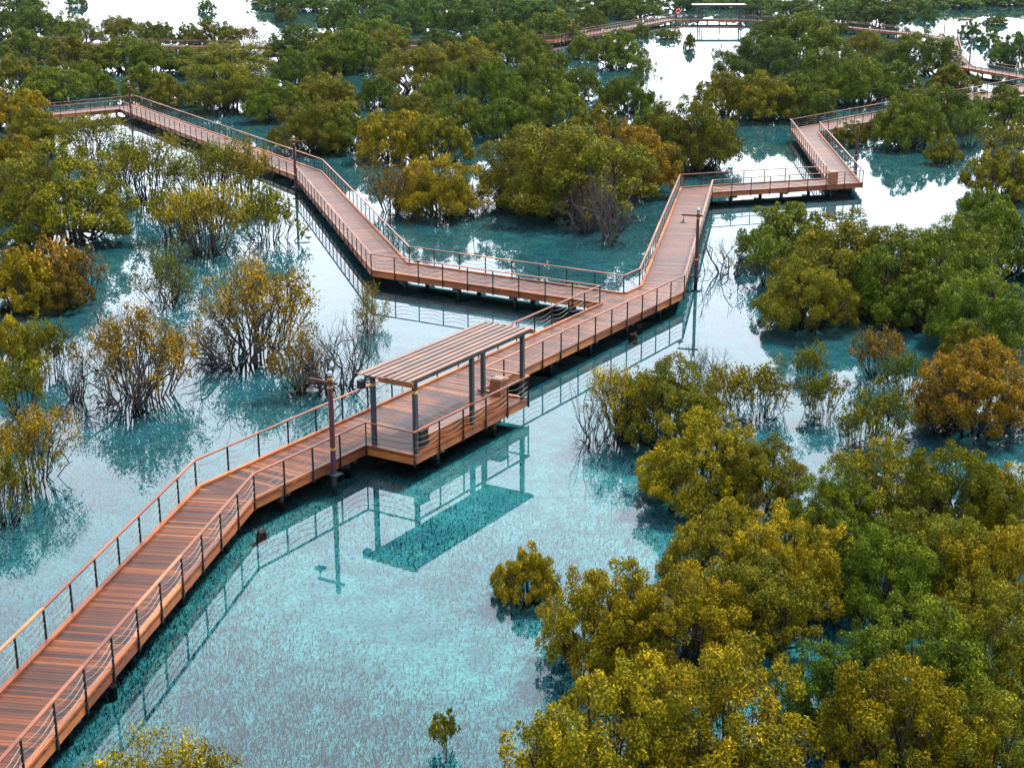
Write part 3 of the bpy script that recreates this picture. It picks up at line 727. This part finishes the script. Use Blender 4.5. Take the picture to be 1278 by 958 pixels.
# xc, top y, front-skirt y, width (photo pixels), kind, colour
T = {
 'is': [(96, -8, 8, 28, 'd', 't'), (257, -2, 23, 19, 'd', 't'), (362, -14, 13, 66, 'd', 't'), (357, 7, 26, 33, 'd', 'g'), (1242, 20, 31, 34, 'd', 'k'), (1160, 8, 27, 20, 'd', 't'), (323, -10, 3, 20, 'd', 't'), (1050, 26, 42, 18, 'd', 'g'), (800, 30, 46, 28, 'd', 'g'), (835, 33, 48, 36, 'd', 'g'), (861, 41, 70, 13, 'd', 'o')],
 'hz': [(20, -12, 14, 70, 'd', 'k'), (425, 0, 40, 62, 'd', 't'), (530, -8, 40, 74, 'd', 't'), (588, -4, 42, 80, 'd', 'k'), (480, 4, 34, 60, 'd', 't'), (630, -10, 30, 70, 'd', 't'), (662, -5, 33, 86, 'd', 't'), (745, -10, 20, 76, 'd', 'k'), (795, -8, 24, 80, 'd', 'k'), (850, -14, 12, 60, 'd', 't'), (910, -12, 10, 70, 'd', 'k'), (950, -8, 18, 66, 'd', 't'), (992, -3, 23, 70, 'd', 'k'), (1050, -3, 28, 64, 'd', 't'), (1092, -8, 33, 92, 'd', 'k'), (1135, -10, 14, 60, 'd', 't'), (1185, -12, 10, 90, 'd', 't'), (1258, -12, 7, 80, 'd', 't'), (470, -14, 8, 50, 'd', 't'), (693, 12, 54, 82, 'd', 'g'), (732, 6, 42, 56, 'd', 'g')] + [(x, -14, y, 66, 'd', 'kt'[i % 2]) for i, (x, y) in enumerate(((345, 10), (400, 14), (452, 22), (505, 24), (560, 18), (612, 16), (700, 14), (770, 9), (880, 5), (1020, 11), (1072, 8), (1150, 5), (1222, 5), (1275, 7), (505, 12), (655, 10)))],
 'fl': [(12, 12, 48, 60, 'd', 'g'), (50, 8, 50, 72, 'd', 'k'), (98, 21, 56, 64, 'd', 'g'), (32, 36, 76, 80, 'd', 'g'), (151, 19, 52, 58, 'd', 'o'), (192, 24, 58, 48, 'd', 'g'), (266, 24, 60, 72, 'd', 'o'), (310, 31, 56, 46, 'sp', 'b'), (235, 30, 56, 40, 'd', 'g'), (375, 29, 76, 84, 'd', 'k'), (416, 36, 84, 72, 'd', 'o'), (445, 22, 62, 66, 'd', 't'), (477, 24, 60, 84, 'd', 'g'), (482, 34, 66, 62, 'd', 'o'), (545, 36, 64, 60, 'd', 'k'), (605, 30, 68, 70, 'd', 'k'), (635, 27, 78, 84, 'd', 'g'), (666, 44, 82, 54, 'd', 'g')],
 'ml': [(95, 44, 92, 90, 'd', 'o'), (160, 42, 90, 90, 'd', 'g'), (195, 53, 92, 66, 'd', 'g'), (283, 51, 96, 130, 'd', 'o'), (240, 58, 90, 60, 'd', 'g'), (20, 68, 114, 76, 'd', 'o'), (72, 83, 128, 92, 'd', 'g'), (103, 72, 106, 48, 'd', 'g'), (124, 90, 120, 34, 'd', 'g'), (182, 79, 126, 80, 'd', 'g'), (208, 95, 134, 54, 'd', 'o'), (290, 74, 140, 122, 'd', 'o'), (245, 100, 130, 40, 'd', 'k'), (345, 98, 150, 66, 'd', 'g'), (367, 64, 108, 60, 'd', 'g'), (402, 92, 146, 98, 'd', 'o'), (393, 120, 190, 112, 'd', 'o'), (22, 107, 160, 84, 'd', 'y'), (45, 134, 192, 76, 'd', 'o'), (430, 128, 188, 80, 'd', 'g')],
 'mc': [(443, 37, 90, 98, 'd', 'g'), (410, 50, 92, 60, 'd', 'g'), (521, 50, 116, 112, 'd', 'o'), (585, 47, 96, 90, 'd', 'o'), (598, 64, 106, 76, 'd', 'o'), (622, 78, 130, 78, 'd', 'g'), (676, 73, 124, 92, 'd', 'g'), (472, 94, 134, 58, 'd', 'g'), (545, 96, 130, 54, 'd', 'g'), (412, 93, 134, 48, 'd', 'o'), (700, 100, 158, 90, 'd', 'g'), (722, 83, 124, 64, 'd', 'g'), (770, 38, 112, 62, 'd', 'g'), (780, 92, 142, 70, 'd', 'g'), (803, 68, 134, 40, 'sp', 'g'), (728, 44, 72, 38, 'd', 'g'), (696, 62, 88, 28, 'd', 'g'), (515, 114, 156, 74, 'd', 'o'), (490, 132, 200, 90, 'd', 'y'), (540, 138, 204, 96, 'd', 'o'), (578, 116, 182, 66, 'd', 'g'), (630, 120, 190, 70, 'd', 'g'), (655, 100, 150, 60, 'd', 'g'), (745, 130, 180, 60, 'd', 'o'), (565, 76, 120, 50, 'd', 'g')],
 'jc': [(488, 198, 268, 90, 'bl', 'b'), (552, 192, 272, 112, 'd', 'y'), (520, 205, 270, 60, 'sp', 'r'), (660, 166, 272, 120, 'd', 'o'), (722, 146, 288, 165, 'd', 'o'), (690, 165, 262, 110, 'd', 'a'), (785, 158, 276, 116, 'd', 'a'), (760, 205, 298, 120, 'b', 'b'), (735, 215, 296, 90, 'b', 'b'), (815, 134, 200, 70, 'd', 'g'), (866, 128, 216, 126, 'd', 'o'), (835, 140, 212, 84, 'd', 'b')],
 'rc': [(950, 38, 100, 116, 'd', 'k'), (1002, 14, 72, 92, 'd', 'g'), (965, 20, 70, 76, 'd', 'g'), (899, 58, 90, 28, 'sp', 'g'), (912, 86, 158, 76, 'd', 'o'), (958, 90, 160, 76, 'd', 'o'), (1000, 92, 156, 72, 'd', 'g'), (1020, 88, 148, 54, 'd', 'g'), (1026, 60, 112, 76, 'd', 'g'), (1076, 70, 132, 80, 'd', 'g'), (1118, 76, 132, 58, 'd', 'k'), (1084, 36, 78, 48, 'd', 'o'), (1143, 42, 92, 112, 'd', 'g'), (1186, 80, 126, 82, 'd', 'o'), (1060, 62, 100, 60, 'd', 'g')],
 'rb': [(1132, 116, 184, 88, 'd', 'g'), (1188, 110, 182, 68, 'd', 'k'), (1160, 112, 170, 60, 'd', 'g'), (1250, 106, 160, 86, 'd', 'g'), (1180, 170, 212, 39, 'd', 'o'), (1062, 150, 192, 38, 'd', 'o'), (1215, 130, 190, 60, 'sp', 'g'), (1250, 150, 196, 76, 'sp', 'o'), (1255, 184, 280, 84, 'd', 'o'), (1232, 235, 300, 60, 'd', 'g')],
 'fr': [(1212, 26, 54, 25, 'd', 't'), (1236, 35, 56, 30, 'd', 't'), (1270, 40, 82, 52, 'd', 't'), (1255, 52, 80, 30, 'd', 'g')],
 'lw': [(8, 166, 232, 60, 'd', 'y'), (70, 186, 338, 150, 'd', 'o'), (20, 200, 290, 80, 'd', 'o'), (115, 138, 192, 96, 'sp', 'o'), (185, 164, 250, 104, 'sp', 'o'), (262, 170, 262, 126, 'sp', 'o'), (302, 178, 242, 74, 'sp', 'a'), (252, 224, 330, 112, 'sp', 'y'), (330, 232, 328, 90, 'sp', 'o'), (215, 230, 300, 80, 'sp', 'o'), (150, 168, 230, 70, 'sp', 'g'), (75, 328, 396, 66, 'd', 'b')],
 'le': [(12, 312, 424, 86, 'd', 'y'), (5, 395, 500, 66, 'd', 'y'), (58, 390, 505, 64, 'sp', 'o'), (172, 385, 512, 138, 'sp', 'a'), (168, 405, 516, 150, 'b', 'b'), (318, 320, 452, 150, 'sp', 'a'), (305, 345, 462, 170, 'b', 'b'), (205, 308, 410, 90, 'bl', 'o'), (130, 360, 470, 60, 'b', 'b'), (372, 402, 528, 84, 'bl', 'a'), (425, 388, 520, 128, 'b', 'b'), (400, 405, 528, 84, 'b', 'b'), (460, 356, 434, 54, 'bl', 'y'), (30, 505, 652, 110, 'sp', 'a'), (262, 400, 470, 60, 'bl', 'b'), (90, 420, 540, 70, 'b', 'b'), (40, 300, 410, 90, 'sp', 'a'), (22, 436, 556, 84, 'sp', 'o'), (92, 300, 400, 74, 'sp', 'b'), (0, 560, 690, 70, 'sp', 'o')],
 'rg': [(985, 252, 362, 100, 'd', 'g'), (965, 290, 380, 80, 'sp', 'g'), (1062, 262, 400, 150, 'd', 'o'), (1120, 290, 422, 134, 'd', 'g'), (1005, 318, 410, 110, 'd', 'o'), (1195, 278, 376, 114, 'd', 'g'), (1255, 262, 360, 100, 'd', 'g'), (1238, 340, 440, 112, 'd', 'g'), (1160, 340, 440, 90, 'd', 'g'), (1170, 280, 350, 70, 'sp', 'b'), (908, 282, 352, 112, 'bf', 'b')],
 'rs': [(1012, 426, 486, 50, 'sp', 'o'), (955, 450, 540, 84, 'sp', 'o'), (1028, 462, 542, 72, 'sp', 'o'), (1100, 408, 476, 72, 'sp', 'b'), (1132, 438, 506, 64, 'sp', 'g'), (1100, 478, 548, 84, 'sp', 'o'), (1072, 502, 570, 66, 'sp', 'o'), (1222, 430, 560, 132, 'd', 'a'), (1212, 402, 470, 66, 'd', 'o'), (895, 430, 500, 60, 'b', 'b'), (870, 420, 480, 44, 'b', 'b'), (1180, 470, 560, 80, 'sp', 'b'), (910, 455, 540, 70, 'sp', 'y')],
 'ft': [(835, 450, 610, 140, 'd', 'o'), (780, 452, 590, 104, 'sp', 'y'), (740, 470, 590, 80, 'b', 'b'), (872, 522, 690, 150, 'd', 'y'), (948, 540, 680, 130, 'd', 'o'), (1095, 556, 680, 160, 'd', 'o'), (1030, 590, 700, 130, 'd', 'g'), (1205, 566, 700, 150, 'd', 'o'), (1265, 590, 720, 120, 'd', 'y'), (898, 632, 800, 150, 'd', 'y'), (990, 640, 800, 160, 'd', 'y'), (1100, 650, 800, 150, 'd', 'g'), (1180, 630, 790, 150, 'd', 'o'), (1250, 650, 830, 150, 'd', 'y'), (755, 715, 880, 160, 'd', 'y'), (850, 715, 890, 170, 'd', 'y'), (945, 690, 880, 160, 'd', 'o'), (1170, 760, 950, 180, 'd', 'g'), (1260, 740, 950, 170, 'd', 'o'), (760, 840, 1060, 230, 'd', 'y'), (910, 830, 1070, 230, 'd', 'y'), (1040, 800, 925, 160, 'd', 'k'), (1075, 850, 960, 90, 'sp', 'o'), (1140, 840, 1080, 200, 'd', 'y'), (1265, 880, 1090, 170, 'd', 'o')],  # the low dark green tree is filler, added to darken the thicket gap
 'al': [(657, 686, 755, 74, 'd', 'y'), (556, 879, 938, 40, 'k', 'o')],
 'bl': [(192, 928, 1070, 180, 'sp', 'y'), (252, 934, 1060, 90, 'sp', 'y'), (150, 950, 1060, 110, 'sp', 'o')],
}
tree_count = 0
rng = random.Random(11)
SIZES = []; ALLT = []
def mangrove(key, xc, yt, yb, w, kind, c, extra=None):
    global tree_count
    fr_ = unp(xc, yb, 0); dist = np.linalg.norm(fr_[:2]); mpp = math.hypot(dist, CAMZ) / F
    r_ = w * mpp / 2
    ctr = fr_[:2] + unit(fr_[:2]) * r_ * (.72 if kind == 'd' else .35)
    r_ *= 1 + r_ * .72 / dist
    # height so that the crown top reaches yt
    lo, hi = .3, 12
    for _ in range(30):
        z = (lo + hi) / 2
        if ppx((ctr[0], ctr[1] + r_ * .15, z))[1] > yt: lo = z
        else: hi = z
    Hh = min(max(z, .5), 9)
    lim = {'d': 1.40 if key == 'ft' else 1.18, 'sp': 1.5, 'b': 1.5, 'bl': 1.5, 'bf': 1.0, 'k': 4}[kind]
    if Hh > lim * r_:
        r_ *= min((1.02 if key == 'ft' else 1.24) if kind == 'd' else 1.04, Hh / (lim * r_))                     # a little wider
        if Hh > lim * r_:                                    # then farther back and lower, the top staying in line
            Hn = max(lim * r_, .72 * Hh); p2 = unp(xc, yt, Hn)[:2]; ctr = p2; r_ *= np.linalg.norm(p2) / dist if np.linalg.norm(p2) / dist < 1.2 else 1.0; Hh = Hn
    if kind == 'd': P = PROTO['dn' if w >= 105 else ('dm' if w >= 46 else 'df')]
    elif kind == 'sp': P = PROTO['sn' if w >= 95 else 'sm']
    else: P = PROTO[kind]
    me, tm, asp = P[rng.randrange(len(P))]
    SIZES.append((key, xc, yb, round(r_ * 2, 1), round(Hh, 1)))
    size = 'small' if Hh < 2.6 else ('tall' if Hh > 4.6 else ('broad' if r_ > 2.6 else 'rounded'))
    look = {'d': '%s dense %s mangrove' % (size, CNAME[c]), 'sp': '%s open %s mangrove' % (size, CNAME[c]),
            'b': '%s leafless grey mangrove' % size, 'bl': '%s sparse %s mangrove' % (size, CNAME[c]),
            'bf': 'bare spreading mangrove with arching branches', 'k': 'slender little sapling with single stem'}[kind]
    e = bpy.data.objects.new('mangrove_tree', None); col.objects.link(e); e.empty_display_size = .4
    ALLT.append((e, r_, size)); tag(e, (look + ' ' + PLACE[key]), 'sapling' if kind == 'k' else 'tree', 'mangroves ' + PLACE[key])
    e.location = (ctr[0], ctr[1], BED); e.rotation_euler.z = rng.uniform(0, 6.28)
    zz = (Hh - BED) / (asp * (1.03 if kind not in ('b', 'bl', 'bf') else 1.0))
    rr = r_ * (.98 if kind in ('d',) else 1.0)
    if kind in ('b', 'bl', 'bf'): zz = (Hh - BED) / (asp * 1.05); rr = r_ * .92
    e.scale = (rr, rr, zz)
    t_ = bpy.data.objects.new('trunk', tm); col.objects.link(t_); t_.parent = e
    if me is not None:
        cr = bpy.data.objects.new('crown', me); col.objects.link(cr); cr.parent = e
        base = COL[c]; j = rng.uniform(.85, 1.18); k = rng.uniform(.92, 1.08)
        cr.color = (base[0] * j * k, base[1] * j, base[2] * j, 1)
    tree_count += 1
for key, lst in T.items():
    for a in lst: mangrove(key, *a)
byl = {}
for e, r_, size in ALLT: byl.setdefault(e['label'], []).append((r_, e, size))
for lb, lst in byl.items():                                   # the widest and narrowest of look-alikes say so
    if len(lst) < 2: continue
    lst.sort(key=lambda q: q[0])
    lst[-1][1]['label'] = lb.replace(lst[-1][2], 'widest ' + lst[-1][2], 1) if len(lb.split()) < 16 else lb.replace(lst[-1][2], 'widest', 1)
    lst[0][1]['label'] = lb.replace(lst[0][2], 'narrowest ' + lst[0][2], 1) if len(lb.split()) < 16 else lb.replace(lst[0][2], 'narrowest', 1)
import os
if os.environ.get('DBG'): print('\n'.join(map(str, SIZES)))
print('TREES', tree_count)

# ------------------------------------------------------------------ breathing roots standing in the silt
def breathing_roots(n):
    rg = np.random.RandomState(5)
    px = rg.uniform(-60, 1330, n * 2); py = 560 + 470 * rg.rand(n * 2) ** .8
    pts = []
    for x, y in zip(px, py):
        p = unp(x, y, 0)
        if math.sin(p[0] * .55 + 1.3 * math.sin(p[1] * .31)) + math.sin(p[1] * .42 + p[0] * .2) + rg.uniform(-1.6, 1.6) < -.5: continue
        if len(pts) < n: pts.append(p[:2])
    P = np.array(pts); n = len(P); h = rg.uniform(.05, .22, n); w = rg.uniform(.010, .024, n); lean = rg.randn(n, 2) * .05
    V = np.zeros((n, 4, 3))
    for k in range(3):
        a = k * 2.0944; V[:, k, 0] = P[:, 0] + w * math.cos(a); V[:, k, 1] = P[:, 1] + w * math.sin(a); V[:, k, 2] = BED - .01
    V[:, 3, :2] = P + lean; V[:, 3, 2] = BED + h
    Fc = np.concatenate([np.stack([np.arange(n) * 4 + k, np.arange(n) * 4 + (k + 1) % 3, np.arange(n) * 4 + 3], 1) for k in range(3)])
    me = bpy.data.meshes.new('breathing_roots'); me.from_pydata(V.reshape(-1, 3).tolist(), [], Fc.tolist()); me.materials.append(M['root'])
    o = bpy.data.objects.new('breathing_roots', me); col.objects.link(o)
    tag(o, 'thin dark breathing roots standing in the silt under shallow water', 'roots', None, 'stuff')
breathing_roots(60000)

# ------------------------------------------------------------------ dead stumps by the walkway piles
def stump(x, y, w, label):
    c = unp(x, y, 0); rg = np.random.RandomState(int(x)); r_ = .62 * w * math.hypot(c[1], CAMZ) / F / 2
    e = empty('mangrove_stump', (c[0], c[1], BED), label, 'stump', 'dead stumps along the boardwalk')
    m = MB(); k = 11
    for q in range(4):
        o = rg.randn(2) * r_ * .35; h = rg.uniform(.5, .9) * r_
        prof = [(r_ * .62, BED), (r_ * rg.uniform(.4, .6), BED * .3), (r_ * rg.uniform(.28, .42), h * .35), (r_ * rg.uniform(.1, .2), h * .7)]
        b = len(m.v); m.lathe((c[0] + o[0], c[1] + o[1], 0), prof, k)
        for v in range(b, len(m.v)):
            p = m.v[v]; m.v[v] = (p[0] + rg.randn() * r_ * .06, p[1] + rg.randn() * r_ * .06, p[2] + rg.randn() * r_ * .05)
    obj('root_base', m, M['bark'], e)
    m = MB()
    for q in range(9):
        a = rg.rand() * 6.28; p0 = np.array([c[0], c[1], .02]); d = np.array([math.cos(a), math.sin(a), rg.uniform(.15, .9)])
        m.tube([p0, p0 + d * r_ * .6 + rg.randn(3) * r_ * .08, p0 + d * r_ * rg.uniform(.9, 1.4) + rg.randn(3) * r_ * .12], [r_ * .09, r_ * .06, r_ * .03], 5)
    obj('root_branches', m, M['twig'], e)
for a in ((326, 664, 24, 'dark broken stump in the water just past the boardwalk bend'), (141, 856, 22, 'dark stump under the railing of the boardwalk start'),
          (790, 419, 18, 'low dark stump under the straight deck near the junction'), (797, 407, 16, 'low dark stump under the straight deck near the junction'),
          (702, 446, 18, 'dark tangled stump at a pile between shelter and junction')): stump(*a)

# ------------------------------------------------------------------ thin sea haze
hm, ht, ho = nodes('thin_haze')
pvn = N(ht, 'VolumePrincipled'); pvn.inputs['Color'].default_value = (.62, .86, .95, 1); pvn.inputs['Density'].default_value = .00002
pvn.inputs['Anisotropy'].default_value = .1
ht.links.new(pvn.outputs[0], ho.inputs['Volume'])
hb = MB().box(-EXT - 40, EXT + 40, -EXT - 40, EXT + 40, BED - 1.2, 24)
tag(obj('haze', hb, hm), kind='stuff')
